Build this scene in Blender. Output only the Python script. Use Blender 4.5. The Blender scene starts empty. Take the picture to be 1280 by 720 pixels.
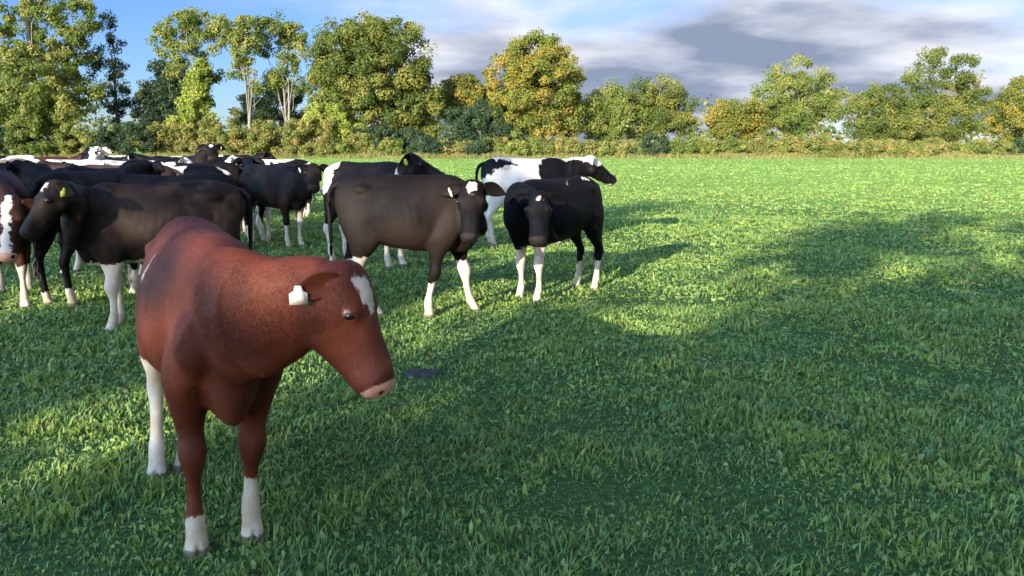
import bpy, math, random
import numpy as np
from mathutils import Vector, Matrix, noise as mnoise
random.seed(7); RNG = np.random.default_rng(7)
R = math.radians
SC = bpy.context.scene

# ------------------------------------------------------------------ camera, sky, sun, exposure
F_PX = 1050.0; CAM_H = 1.5; PITCH = math.atan(180/F_PX)
cam_data = bpy.data.cameras.new('camera'); cam = bpy.data.objects.new('camera', cam_data)
SC.collection.objects.link(cam)
cam_data.sensor_width = 36.0; cam_data.lens = 36.0*F_PX/1280.0; cam_data.clip_end = 8000; cam_data.clip_start = .05
cam.location = (0, 0, CAM_H); cam.rotation_euler = (R(90)-PITCH, 0, 0)
SC.camera = cam
SUN_AZ = math.atan2(-.90, -.44)      # direction (in plan) towards the sun: behind the camera and to the left
SUN_EL = R(15)
SUN_VEC = Vector((math.cos(SUN_EL)*math.cos(SUN_AZ), math.cos(SUN_EL)*math.sin(SUN_AZ), math.sin(SUN_EL)))

world = bpy.data.worlds.new('World'); SC.world = world; world.use_nodes = True
def build_world():
    nt = world.node_tree; nt.nodes.clear(); N = nt.nodes.new; L = nt.links.new
    out = N('ShaderNodeOutputWorld'); bg = N('ShaderNodeBackground'); bg.inputs['Strength'].default_value = .15
    sky = N('ShaderNodeTexSky'); sky.sky_type = 'NISHITA'; sky.sun_disc = False
    sky.sun_elevation = SUN_EL; sky.sun_rotation = math.atan2(SUN_VEC.x, SUN_VEC.y)
    sky.air_density = 1.0; sky.dust_density = .15; sky.ozone_density = 3.0
    tc = N('ShaderNodeTexCoord'); sep = N('ShaderNodeSeparateXYZ'); L(tc.outputs['Generated'], sep.inputs[0])
    # a cloud layer overhead: direction projected on to a plane high above the field
    zz = N('ShaderNodeMath'); zz.operation = 'MAXIMUM'; zz.inputs[1].default_value = 0.0; L(sep.outputs['Z'], zz.inputs[0])
    za = N('ShaderNodeMath'); za.operation = 'ADD'; za.inputs[1].default_value = .22; L(zz.outputs[0], za.inputs[0])
    dx = N('ShaderNodeMath'); dx.operation = 'DIVIDE'; L(sep.outputs['X'], dx.inputs[0]); L(za.outputs[0], dx.inputs[1])
    dy = N('ShaderNodeMath'); dy.operation = 'DIVIDE'; L(sep.outputs['Y'], dy.inputs[0]); L(za.outputs[0], dy.inputs[1])
    cmb = N('ShaderNodeCombineXYZ'); L(dx.outputs[0], cmb.inputs[0]); L(dy.outputs[0], cmb.inputs[1])
    n1 = N('ShaderNodeTexNoise'); n1.inputs['Scale'].default_value = .62; n1.inputs['Detail'].default_value = 7; n1.inputs['Roughness'].default_value = .48
    n1.inputs['Distortion'].default_value = .3
    mp = N('ShaderNodeMapping'); mp.inputs['Location'].default_value = (1.2, 5.4, 0); mp.inputs['Scale'].default_value = (.8, 1.0, 1)
    L(cmb.outputs[0], mp.inputs[0]); L(mp.outputs[0], n1.inputs['Vector'])
    # more cover towards the east (the camera's right)
    bias = N('ShaderNodeMath'); bias.operation = 'MULTIPLY_ADD'; bias.inputs[1].default_value = .60; bias.inputs[2].default_value = .165
    L(sep.outputs['X'], bias.inputs[0])
    clb = N('ShaderNodeClamp'); clb.inputs['Min'].default_value = -.16; clb.inputs['Max'].default_value = .16; L(bias.outputs[0], clb.inputs[0])
    ad = N('ShaderNodeMath'); ad.operation = 'ADD'; L(n1.outputs['Fac'], ad.inputs[0]); L(clb.outputs[0], ad.inputs[1])
    cov = N('ShaderNodeMapRange'); cov.interpolation_type = 'SMOOTHSTEP'; cov.inputs['From Min'].default_value = .50; cov.inputs['From Max'].default_value = .64
    L(ad.outputs[0], cov.inputs['Value'])
    # cloud tone: thin edges bright, thick middles grey-blue
    n2 = N('ShaderNodeTexNoise'); n2.inputs['Scale'].default_value = 2.1; n2.inputs['Detail'].default_value = 7
    L(mp.outputs[0], n2.inputs['Vector'])
    th = N('ShaderNodeMath'); th.operation = 'MULTIPLY_ADD'; th.inputs[1].default_value = .55; L(n2.outputs['Fac'], th.inputs[0]); L(ad.outputs[0], th.inputs[2])
    rmp = N('ShaderNodeValToRGB'); cr = rmp.color_ramp
    cr.elements[0].position = .80; cr.elements[0].color = (1.35, 1.33, 1.33, 1)
    cr.elements[1].position = 1.0; cr.elements[1].color = (.36, .44, .62, 1)
    e = cr.elements.new(.90); e.color = (.85, .90, 1.05, 1)
    L(th.outputs[0], rmp.inputs[0])
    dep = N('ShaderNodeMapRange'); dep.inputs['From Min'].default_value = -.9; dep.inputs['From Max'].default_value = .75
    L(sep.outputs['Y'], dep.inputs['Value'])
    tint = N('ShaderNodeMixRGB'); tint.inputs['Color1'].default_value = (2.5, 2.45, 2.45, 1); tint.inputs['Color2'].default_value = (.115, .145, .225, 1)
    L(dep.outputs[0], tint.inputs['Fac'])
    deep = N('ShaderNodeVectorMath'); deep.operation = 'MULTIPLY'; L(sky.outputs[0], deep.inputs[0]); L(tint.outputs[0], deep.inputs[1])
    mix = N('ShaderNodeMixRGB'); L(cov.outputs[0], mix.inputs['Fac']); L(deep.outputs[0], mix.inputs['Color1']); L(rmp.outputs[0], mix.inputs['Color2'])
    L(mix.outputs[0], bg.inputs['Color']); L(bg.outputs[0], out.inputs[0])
build_world()
sun_data = bpy.data.lights.new('sun', 'SUN'); sun_data.energy = 2.8; sun_data.angle = R(.55); sun_data.color = (1.0, .89, .70)
sun = bpy.data.objects.new('sun', sun_data); SC.collection.objects.link(sun)
sun.rotation_euler = SUN_VEC.to_track_quat('Z', 'Y').to_euler(); sun.location = (0, 0, 30)
SC.view_settings.view_transform = 'Standard'; SC.view_settings.look = 'None'
SC.view_settings.gamma = 1.0; SC.view_settings.use_curve_mapping = False
SC.view_settings.exposure = 2.45
try:
    SC.cycles.max_bounces = 6; SC.cycles.transparent_max_bounces = 8
except Exception: pass

# ------------------------------------------------------------------ helpers
def link(o, parent=None):
    SC.collection.objects.link(o)
    if parent: o.parent = parent
    return o
def tag(o, label=None, cat=None, group=None, kind=None):
    if label: o['label'] = label
    if cat: o['category'] = cat
    if group: o['group'] = group
    if kind: o['kind'] = kind
    return o
def empty(name, loc=(0,0,0), rz=0):
    o = bpy.data.objects.new(name, None); o.location = loc; o.rotation_euler = (0,0,rz); o.empty_display_size = .2
    return link(o)
def mesh_np(name, V, faces_flat, sizes, mats, attrs=None, smooth=True, parent=None, mat_idx=None):
    me = bpy.data.meshes.new(name)
    V = np.asarray(V, np.float32); faces_flat = np.asarray(faces_flat, np.int32); sizes = np.asarray(sizes, np.int32)
    me.vertices.add(len(V)); me.vertices.foreach_set('co', V.ravel())
    me.loops.add(len(faces_flat)); me.loops.foreach_set('vertex_index', faces_flat)
    me.polygons.add(len(sizes))
    starts = np.concatenate([[0], np.cumsum(sizes)[:-1]]).astype(np.int32)
    me.polygons.foreach_set('loop_start', starts); me.polygons.foreach_set('loop_total', sizes)
    if mat_idx is not None: me.polygons.foreach_set('material_index', np.asarray(mat_idx, np.int32))
    me.update(calc_edges=True)
    if smooth: me.polygons.foreach_set('use_smooth', np.ones(len(sizes), bool))
    for k, a in (attrs or {}).items():
        at = me.attributes.new(k, 'FLOAT', 'POINT'); at.data.foreach_set('value', np.asarray(a, np.float32))
    for m in mats: me.materials.append(m)
    o = bpy.data.objects.new(name, me)
    return link(o, parent)

def unproj(px, py, y=None):
    """a pixel of the 1280x720 photo -> the ground point under it, or the point of its ray at depth y"""
    u = (px-640)/F_PX; v = (360-py)/F_PX
    d = Vector((u, math.cos(PITCH)+v*math.sin(PITCH), -math.sin(PITCH)+v*math.cos(PITCH)))
    t = (CAM_H/-d.z) if y is None else y/d.y
    return Vector((0,0,CAM_H)) + d*t

class NT:
    """short-hand for a material's node tree"""
    def __init__(s, name):
        s.m = bpy.data.materials.new(name); s.m.use_nodes = True; s.t = s.m.node_tree; s.t.nodes.clear()
        s.out = s.t.nodes.new('ShaderNodeOutputMaterial')
    def n(s, typ, **kw):
        nd = s.t.nodes.new('ShaderNode'+typ)
        for k, v in kw.items():
            if k.startswith('_'): setattr(nd, k[1:], v)
            else:
                key = int(k[1:]) if (k[0] == 'i' and k[1:].isdigit()) else k.replace('__', ' ')
                if isinstance(v, bpy.types.NodeSocket): s.t.links.new(v, nd.inputs[key])
                else: nd.inputs[key].default_value = v
        return nd
    def attr(s, name): return s.n('Attribute', _attribute_name=name).outputs['Fac']
    def noise(s, scale, detail=4, rough=.55, vec=None):
        nd = s.n('TexNoise', Scale=scale, Detail=detail, Roughness=rough)
        if vec is not None: s.t.links.new(vec, nd.inputs['Vector'])
        return nd.outputs['Fac']
    def math(s, op, a, b=0.0, c=None):
        nd = s.t.nodes.new('ShaderNodeMath'); nd.operation = op
        for i, v in enumerate((a, b, c)):
            if v is None: continue
            if isinstance(v, bpy.types.NodeSocket): s.t.links.new(v, nd.inputs[i])
            else: nd.inputs[i].default_value = v
        return nd.outputs[0]
    def ramp(s, v, a, b):
        nd = s.n('MapRange', _interpolation_type='SMOOTHSTEP'); s.t.links.new(v, nd.inputs['Value'])
        nd.inputs['From Min'].default_value = a; nd.inputs['From Max'].default_value = b
        return nd.outputs[0]
    def mix(s, f, a, b):
        nd = s.t.nodes.new('ShaderNodeMixRGB')
        for k, v in (('Fac', f), ('Color1', a), ('Color2', b)):
            if isinstance(v, bpy.types.NodeSocket): s.t.links.new(v, nd.inputs[k])
            elif k == 'Fac': nd.inputs[k].default_value = v
            else: nd.inputs[k].default_value = (*v, 1) if len(v) == 3 else v
        return nd.outputs[0]
    def objco(s): return s.t.nodes.new('ShaderNodeTexCoord').outputs['Object']
    def finish(s, shader): s.t.links.new(shader, s.out.inputs[0]); return s.m

def plain(name, col, rough=.6, **kw):
    t = NT(name); co = t.objco(); n = t.noise(9, 4, vec=co)
    c = t.mix(n, tuple(x*.85 for x in col), tuple(min(1, x*1.12) for x in col))
    b = t.n('BsdfPrincipled', Roughness=rough, **kw); t.t.links.new(c, b.inputs['Base Color'])
    return t.finish(b.outputs[0])

# ------------------------------------------------------------------ materials of the field
def mat_leaf(name, cols, transl=.35, vscale=.22):
    """cols: (dark, mid, light, accent)"""
    t = NT(name); co = t.n('NewGeometry').outputs['Position']
    big = t.noise(vscale, 3, vec=co); r = t.attr('rnd'); hue = t.attr('hue')
    c = t.mix(t.ramp(big, .35, .62), cols[0], cols[1])
    c = t.mix(t.math('MULTIPLY', r, .5), c, cols[2])
    c = t.mix(t.ramp(t.math('MULTIPLY_ADD', hue, .6, t.math('MULTIPLY', big, .8)), .62, .95), c, cols[3])
    dif = t.n('BsdfDiffuse', Color=c, Roughness=.5); tr = t.n('BsdfTranslucent', Color=t.mix(.5, c, cols[2]))
    gl = t.n('BsdfGlossy', Color=(1,1,1,1), Roughness=.45)
    m1 = t.n('MixShader', i0=transl, i1=dif.outputs[0], i2=tr.outputs[0])
    m2 = t.n('MixShader', i0=.008, i1=m1.outputs[0], i2=gl.outputs[0])
    return t.finish(m2.outputs[0])
def mat_grass():
    t = NT('grass_blades'); co = t.n('NewGeometry').outputs['Position']
    big = t.noise(.8, 4, vec=co); mid = t.noise(3.2, 3, vec=co); r = t.attr('rnd'); tip = t.attr('tip')
    c = t.mix(t.ramp(big, .38, .62), (.085,.175,.048), (.185,.270,.042))
    c = t.mix(t.ramp(mid, .40, .68), c, (.050,.130,.045))
    c = t.mix(t.math('MULTIPLY', t.math('POWER', r, 2.5), .95), c, (.33,.38,.08))
    c = t.mix(t.ramp(r, .955, .97), c, (.30,.24,.11))            # a few dead straws
    c = t.mix(t.math('MULTIPLY', tip, .35), c, (.13,.24,.06))
    p = t.n('BsdfPrincipled', Roughness=.5); t.t.links.new(c, p.inputs['Base Color'])
    p.inputs['Specular IOR Level'].default_value = .3
    tr = t.n('BsdfTranslucent', Color=c)
    m = t.n('MixShader', i0=.32, i1=p.outputs[0], i2=tr.outputs[0])
    return t.finish(m.outputs[0])
def mat_ground():
    t = NT('field_ground'); co = t.n('NewGeometry').outputs['Position']
    sep = t.n('SeparateXYZ', Vector=co)
    big = t.noise(.10, 5, vec=co); mid = t.noise(1.3, 5, vec=co); fine = t.noise(26, 4, vec=co)
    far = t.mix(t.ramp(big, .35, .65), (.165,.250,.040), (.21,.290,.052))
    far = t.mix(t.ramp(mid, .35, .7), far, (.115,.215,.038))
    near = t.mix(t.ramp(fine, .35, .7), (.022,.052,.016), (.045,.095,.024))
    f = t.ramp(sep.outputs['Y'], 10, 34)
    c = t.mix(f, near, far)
    b = t.n('BsdfPrincipled', Roughness=.95); t.t.links.new(c, b.inputs['Base Color']); b.inputs['Specular IOR Level'].default_value = .1
    bump = t.n('Bump', Strength=.6, Distance=.05); t.t.links.new(t.math('ADD', fine, mid), bump.inputs['Height']); t.t.links.new(bump.outputs[0], b.inputs['Normal'])
    return t.finish(b.outputs[0])
def mat_bark(name='bark', a=(.16,.14,.11), b2=(.07,.06,.05)):
    t = NT(name); co = t.objco(); n = t.noise(3, 6, .7, vec=co); m = t.mix(n, b2, a)
    b = t.n('BsdfPrincipled', Roughness=.9); t.t.links.new(m, b.inputs['Base Color'])
    bp = t.n('Bump', Strength=.8, Distance=.03); t.t.links.new(t.noise(12, 5, .7, vec=co), bp.inputs['Height']); t.t.links.new(bp.outputs[0], b.inputs['Normal'])
    return t.finish(b.outputs[0])
M_GRASS = mat_grass(); M_GROUND = mat_ground(); M_BARK = mat_bark(); M_BARK_PALE = mat_bark('pale_bark', (.19,.175,.14), (.09,.085,.07))

# ------------------------------------------------------------------ ground
def gz(x, y):
    """height of the field"""
    return .035*np.sin(x*.55+1.3)*np.cos(y*.42) + .02*np.sin(x*1.7+y*1.1) - .0
def build_ground():
    xs = np.concatenate([[-3000,-1200,-500,-250,-120,-70], np.arange(-45, 45.1, .75), [70,120,250,500,1200,3000]])
    ys = np.concatenate([[-1500,-500,-150,-70,-40,-25], np.arange(-14, 60.1, .75), [70,85,100,120,160,260,600,1500,4000]])
    X, Y = np.meshgrid(xs, ys); fade = np.clip((60-np.hypot(X, Y-10))/20, 0, 1)
    Z = gz(X, Y)*fade
    V = np.stack([X, Y, Z], -1).reshape(-1, 3); nx, ny = len(xs), len(ys)
    i = np.arange(ny-1)[:, None]*nx + np.arange(nx-1)[None]; i = i.ravel()
    F = np.stack([i, i+1, i+nx+1, i+nx], 1)
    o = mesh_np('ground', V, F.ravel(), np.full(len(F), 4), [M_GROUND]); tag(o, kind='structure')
build_ground()

def build_grass():
    P = []
    def zone(y0, y1, dens, marg):
        n = int(dens*(y1-y0)*(1.3*(y0+y1)/2+2*marg))
        y = RNG.uniform(y0, y1, int(n*1.0)); w = (.65*y+marg); wm = .65*y1+marg
        x = RNG.uniform(-wm, wm, n); k = np.abs(x) < w
        return np.stack([x[k], y[k]], 1)
    for z in ((.8,3.4,4800,1.8), (3.4,5,4000,2.4), (5,8,2500,2.8), (8,12,950,3.5), (12,18,460,5), (18,30,140,8), (30,60,24,14), (60,93,7,20)):
        P.append(zone(*z))
    P = np.concatenate(P); n = len(P); x, y = P.T
    # clumps: a low-frequency field of thicker, longer tufts
    cl = np.array([mnoise.noise(Vector((a*1.9, b*1.9, 0))) for a, b in P])
    cl2 = np.array([mnoise.noise(Vector((a*6.5, b*6.5, 3.7))) for a, b in P])
    d = np.hypot(x, y)
    h = (.024 + .040*np.clip(cl+.22, 0, 1) + .045*np.clip(cl2, 0, 1)) * RNG.uniform(.45, 1.35, n)
    h *= np.where(RNG.random(n) < .012, 1.8, 1)
    h *= np.clip(1+(d-12)*.012, 1, 1.5)
    w = (.0022 + .0014*RNG.random(n)) * np.clip(d/3.2, 1, 12)
    broad = RNG.random(n) < .26                           # clover and weed leaves
    w = np.where(broad, w*2.3, w); h = np.where(broad, h*.62, h)
    a = RNG.uniform(0, 2*np.pi, n); lean = RNG.uniform(.15, 1.1, n)*h; la = a + RNG.uniform(-.7, .7, n) + np.pi/2
    ca, sa = np.cos(a), np.sin(a); cx, sx = np.cos(la), np.sin(la)
    z0 = gz(x, y)*np.clip((60-np.hypot(x, y-10))/20, 0, 1) - .006
    base = np.stack([x, y, z0], 1); side = np.stack([ca, sa, np.zeros(n)], 1)*w[:, None]
    mid = base + np.stack([cx*lean*.35, sx*lean*.35, h*.6], 1); top = base + np.stack([cx*lean, sx*lean, h*RNG.uniform(.75, 1.0, n)], 1)
    wm = np.where(broad, 1.5, .8)[:, None]
    V = np.stack([base-side, base+side, mid+side*wm, mid-side*wm, top], 1).reshape(-1, 3)
    k = (np.arange(n)*5)[:, None]
    F = np.concatenate([k+0, k+1, k+2, k+3, k+3, k+2, k+4], 1).ravel(); S = np.tile([4, 3], n)
    rnd = np.repeat(RNG.random(n), 5); tip = np.tile([0, 0, .6, .6, 1], n)
    o = mesh_np('grass', V, F, S, [M_GRASS], {'rnd': rnd, 'tip': tip})
    tag(o, 'short green pasture grass and clover covering the field', 'grass', kind='stuff')
build_grass()

# ------------------------------------------------------------------ trees
def tube_pts(path, radii, n=7):
    path = np.asarray(path, float); V = []; m = len(path)
    for i in range(m):
        t = path[min(i+1, m-1)] - path[max(i-1, 0)]; t /= (np.linalg.norm(t)+1e-9)
        a = np.cross(t, [0, 0, 1.0]);
        if np.linalg.norm(a) < .1: a = np.cross(t, [0, 1.0, 0])
        a /= np.linalg.norm(a); b = np.cross(t, a)
        for k in range(n):
            an = 2*math.pi*k/n; V.append(path[i] + radii[i]*(a*math.cos(an)+b*math.sin(an)))
    F = []
    for i in range(m-1):
        for k in range(n):
            F.append([i*n+k, i*n+(k+1) % n, (i+1)*n+(k+1) % n, (i+1)*n+k])
    return np.array(V), F
class MB:
    def __init__(s): s.V = []; s.F = []; s.S = []; s.n = 0
    def add(s, V, F):
        s.V.append(np.asarray(V, float))
        for f in F: s.F.extend([q+s.n for q in f]); s.S.append(len(f))
        s.n += len(V)
    def build(s, name, mats, parent=None, smooth=True): return mesh_np(name, np.concatenate(s.V), s.F, s.S, mats, smooth=smooth, parent=parent)

def leaf_cloud(centres, radii, counts, size, rng, flat=.8, shell=.55):
    """leaf quads round each clump centre"""
    out = []; hue = []
    for c, r, n in zip(centres, radii, counts):
        d = rng.normal(size=(n, 3)); d /= np.linalg.norm(d, axis=1)[:, None]
        q = rng.random(n)**(1/2.2); q = shell*0 + q
        p = c + d*(q[:, None])*np.array([r, r, r*flat])
        out.append(p); hue.append(np.full(n, rng.random()))
    P = np.concatenate(out); H = np.concatenate(hue); n = len(P)
    nrm = np.concatenate([p_-c_ for p_, c_ in zip(out, centres)]); nrm /= np.linalg.norm(nrm, axis=1)[:, None]+1e-6; nrm = nrm*1.1 + rng.normal(size=(n, 3))*.6; nrm[:, 2] += .35; nrm /= np.linalg.norm(nrm, axis=1)[:, None]
    a = np.cross(nrm, rng.normal(size=(n, 3))); a /= np.linalg.norm(a, axis=1)[:, None]; b = np.cross(nrm, a)
    s = size*rng.uniform(.55, 1.3, n)[:, None]
    V = np.stack([P-a*s, P-b*s*.6+nrm*s*.1, P+a*s, P+b*s*.6-nrm*s*.1], 1).reshape(-1, 3)
    return V, np.arange(4*n), np.full(n, 4), np.repeat(rng.random(n), 4), np.repeat(H, 4)

def lobes_shape(lobes, n, rng, rad, fill=.35):
    """clump centres spread near the surface of a union of ellipsoids (x, y, z, rx, ry, rz)"""
    vol = np.array([l[3]*l[5] for l in lobes]); pr = vol/vol.sum(); C = []; Rr = []
    while len(C) < n:
        l = lobes[rng.choice(len(lobes), p=pr)]
        d = rng.normal(size=3); d /= np.linalg.norm(d); q = rng.uniform(.72, 1.0) if rng.random() > fill else rng.uniform(.2, .75)
        C.append(np.array(l[:3]) + d*q*np.array(l[3:])); Rr.append(rad*rng.uniform(.6, 1.3))
    return C, Rr

def make_tree(name, loc, lobes, trunk_r, trunk_top, mat, bark, clumps=120, per=110, leaf=.2, rad=1.0, seed=1, limbs=9, fill=.3, fork=1, label='', cat='tree', group=None, lean=0, gaps=None):
    rng = np.random.default_rng(seed); root = empty(name, loc); tag(root, label, cat, group)
    C, Rr = lobes_shape(lobes, clumps, rng, rad, fill)
    if gaps:
        keep = [i for i, c_ in enumerate(C) if not any(abs(c_[0]+loc[0]-gx) < gw+Rr[i]*.75 and z0_ < c_[2] < z1_ for gx, gw, z0_, z1_ in gaps)]
        C = [C[i] for i in keep]; Rr = [Rr[i] for i in keep]
    V, F, S, rnd, hue = leaf_cloud(C, Rr, [max(20, int(per*rng.uniform(.5, 1.4))) for _ in C], leaf, rng)
    mesh_np('crown', V, F, S, [mat], {'rnd': rnd, 'hue': hue}, smooth=False, parent=root)
    mb = MB()
    for fk in range(fork):
        off = np.array([rng.uniform(-.4, .4)*(fork > 1), rng.uniform(-.2, .2), 0])
        tp = [off*k + np.array([lean*k*k + .15*math.sin(3*k+fk)*k*(fork), .1*math.sin(4*k+fk), trunk_top*k-(.3 if k == 0 else 0)]) + (np.array([(fk-.5*(fork-1))*1.6*k, 0, 0]) if fork > 1 else 0) for k in np.linspace(0, 1, 8)]
        tr = [trunk_r*(1.35 if i == 0 else 1)*(1-.72*i/7)/math.sqrt(fork) for i in range(8)]
        mb.add(*tube_pts(tp, tr, 9))
        for _ in range(limbs):
            i = rng.integers(2, 8); s0 = np.array(tp[i]); tgt = C[rng.integers(len(C))]
            if tgt[2] < s0[2]-.5: continue
            m1 = s0*.6+tgt*.4 + rng.normal(size=3)*.25 + np.array([0, 0, .3]); m2 = s0*.25+tgt*.75+rng.normal(size=3)*.25
            r0 = tr[i]*.40; mb.add(*tube_pts([s0, m1, m2, tgt], [r0, r0*.65, r0*.4, r0*.12], 6))
    mb.build('trunk', [bark], root)
    return root

L_OLIVE = mat_leaf('olive_leaves', [(.050,.080,.018), (.100,.130,.024), (.165,.205,.038), (.20,.20,.05)])
L_OAK = mat_leaf('oak_leaves', [(.035,.060,.016), (.070,.100,.020), (.135,.160,.034), (.17,.165,.035)])
L_GOLD = mat_leaf('turning_oak_leaves', [(.070,.092,.018), (.130,.145,.024), (.185,.190,.038), (.25,.185,.035)])
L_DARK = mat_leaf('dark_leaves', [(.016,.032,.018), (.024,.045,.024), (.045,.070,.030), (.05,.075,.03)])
L_IVY = mat_leaf('yellow_green_leaves', [(.09,.13,.020), (.16,.21,.028), (.26,.31,.05), (.28,.29,.06)])
L_SCRUB = mat_leaf('bramble_leaves', [(.070,.090,.022), (.120,.145,.032), (.21,.215,.052), (.23,.185,.055)], vscale=.5)

TD = 100.0
def at(px, d=TD): return (px-640)/F_PX*d*1.0
def hz(py, d=TD): return 1.5 + (180-py)/F_PX*d
k = TD/F_PX      # metres per photo pixel at the tree line
def lob(px0, pxc, py, rx, rz, ry=None, d=TD):
    return ((px0-0*pxc)*0 + (px0-pxc)*k*d/TD, random.uniform(-1, 1), hz(py, d), rx*k, (ry or rx)*k, rz*k)

# tall pale-leaved tree at the far left, running out of the top of the picture
make_tree('poplar_tree', (at(75), TD-3, 0), [lob(25,75,60,24,32), lob(95,75,20,42,34), lob(115,75,75,34,40), lob(75,75,100,36,38), lob(30,75,125,32,32), lob(120,75,130,32,30), lob(75,75,-25,40,35), lob(60,75,60,56,46), lob(100,75,120,60,42), lob(45,75,150,56,30), lob(80,75,140,40,28), lob(140,75,40,18,26)],
          .45, 15, L_OLIVE, M_BARK_PALE, clumps=478, per=161, leaf=0.160, rad=.95, seed=3, limbs=16, label='tallest pale olive tree rising out of the picture at the far left')
make_tree('ash_tree', (at(145), TD+2, 0), [lob(152,155,32,12,12), lob(158,155,62,13,18), lob(146,155,85,20,22), lob(165,155,96,14,14), lob(150,155,118,26,24), lob(160,155,140,28,22)],
          .25, 12, L_DARK, M_BARK, clumps=65, per=119, leaf=0.137, rad=.8, seed=5, limbs=9, label='dark leaved tree showing behind the edge of the tallest pale tree')
make_tree('dark_tree', (at(205), TD+3, 0), [lob(212,205,98,26,22), lob(192,205,118,22,20), lob(228,205,116,22,24), lob(205,205,140,40,24)],
          .3, 9, L_DARK, M_BARK, clumps=159, per=136, leaf=0.160, rad=.9, seed=8, limbs=8, label='dark blue green tree in the gap below the blue sky')
make_tree('ash_tree', (at(262), TD-1, 0), [lob(245,262,44,30,20), lob(268,262,38,32,18), lob(226,262,62,16,15), lob(290,262,58,20,16), lob(252,262,70,26,12), lob(275,262,95,14,16), lob(240,262,88,12,12)],
          .28, 12.5, L_OLIVE, M_BARK_PALE, clumps=123, per=127, leaf=0.137, rad=.8, seed=12, limbs=16, label='open crowned ash with its bare pale trunk wrapped below in bright ivy')
make_tree('ivy_column', (at(264), TD-2, 0), [lob(264,264,110,15,22), lob(262,264,140,22,24), lob(272,264,95,9,12), lob(250,264,160,24,16)],
          .2, 8, L_IVY, M_BARK, clumps=174, per=153, leaf=0.129, rad=.7, seed=14, limbs=4, label='bright yellow green ivy covered stem below the open crowned ash', cat='ivy tree')
make_tree('ash_tree', (at(322), TD-1.5, 0), [lob(312,322,54,20,18), lob(326,322,68,20,20), lob(330,322,45,16,14), lob(312,322,92,12,14), lob(330,322,108,10,14)],
          .24, 12.5, L_OLIVE, M_BARK_PALE, clumps=79, per=127, leaf=0.137, rad=.75, seed=17, limbs=10, label='slender tree with a bare pale trunk and a small bronze green crown')
make_tree('ash_tree', (at(362), TD+.5, 0), [lob(355,362,40,26,16), lob(372,362,52,18,18), lob(345,362,62,16,14), lob(370,362,84,18,16), lob(352,362,105,14,16), lob(378,362,115,14,18)],
          .26, 12.8, L_OLIVE, M_BARK_PALE, clumps=101, per=119, leaf=0.137, rad=.75, seed=19, limbs=14, fork=2, label='twin stemmed open tree just left of the big round oak')
make_tree('hazel_tree', (at(185), TD+9, 0), [lob(185,185,150,34,26), lob(205,185,162,30,16), lob(160,185,160,24,20)],
          .2, 5, L_OLIVE, M_BARK, clumps=110, per=150, leaf=.14, rad=.8, seed=37, limbs=5, label='pale olive hazel filling the gap left of the dark blue green tree')
make_tree('hazel_tree', (at(305), TD+8, 0), [lob(300,305,130,22,30), lob(320,305,110,20,24), lob(290,305,150,24,22), lob(345,305,120,16,26)],
          .2, 6, L_OAK, M_BARK, clumps=75, per=120, leaf=.14, rad=.8, seed=38, limbs=6, label='mid green hazel filling the gap between ivy column and slender trunks')
make_tree('dark_tree', (at(340), TD+5, 0), [lob(320,340,140,26,28), lob(350,340,125,18,30), lob(365,340,150,22,20)],
          .2, 6, L_DARK, M_BARK, clumps=123, per=136, leaf=0.137, rad=.8, seed=21, limbs=5, label='dark understorey tree behind the slender pale trunks')
make_tree('oak_tree', (at(478), TD, 0), [lob(460,478,62,50,36), lob(490,478,70,52,42), lob(425,478,75,36,34), lob(440,478,105,46,40), lob(505,478,115,48,46), lob(470,478,130,60,36), lob(530,478,130,26,36), lob(412,478,110,22,26), lob(462,478,46,32,20), lob(470,478,90,66,58), lob(520,478,150,40,30), lob(425,478,145,36,30)],
          .7, 8, L_OAK, M_BARK, clumps=609, per=204, leaf=0.152, rad=1.05, seed=23, limbs=20, label='biggest round crowned green oak in the middle of the tree line')
make_tree('bush', (at(425), TD-4, 0), [lob(420,425,150,24,18), lob(440,425,165,26,14), lob(405,425,160,16,18)],
          .15, 3, L_IVY, M_BARK, clumps=101, per=153, leaf=0.129, rad=.7, seed=26, limbs=5, label='bright yellow green bush in front of the big oak on its near side', cat='bush')
make_tree('bush', (at(480), TD-4, 0), [lob(455,480,174,20,12), lob(485,480,172,26,12), lob(515,480,174,22,12)],
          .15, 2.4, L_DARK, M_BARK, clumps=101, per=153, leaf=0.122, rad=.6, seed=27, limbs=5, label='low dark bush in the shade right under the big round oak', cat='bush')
make_tree('field_maple', (at(580), TD+6, 0), [lob(575,580,112,26,18), lob(592,580,125,30,24), lob(560,580,125,20,20)],
          .3, 7, L_GOLD, M_BARK, clumps=188, per=153, leaf=0.152, rad=.9, seed=29, limbs=7, label='lower yellow green tree filling the dip between the two oaks')
make_tree('dark_tree', (at(598), TD-1, 0), [lob(575,598,160,22,24), lob(605,598,155,24,26), lob(630,598,165,22,18)],
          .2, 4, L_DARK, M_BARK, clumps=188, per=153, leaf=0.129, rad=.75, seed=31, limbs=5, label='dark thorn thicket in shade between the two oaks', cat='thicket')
make_tree('oak_tree', (at(668), TD+1, 0), [lob(668,668,78,38,32), lob(640,668,100,34,34), lob(694,668,100,32,36), lob(665,668,130,54,36), lob(640,668,140,34,26), lob(700,668,145,28,26), lob(675,668,62,22,14), lob(668,668,110,56,50), lob(670,668,160,60,28)],
          .5, 8, L_GOLD, M_BARK, clumps=464, per=187, leaf=0.152, rad=.95, seed=33, limbs=18, label='oak with a golden turning crown right of the thorn thicket')
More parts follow.
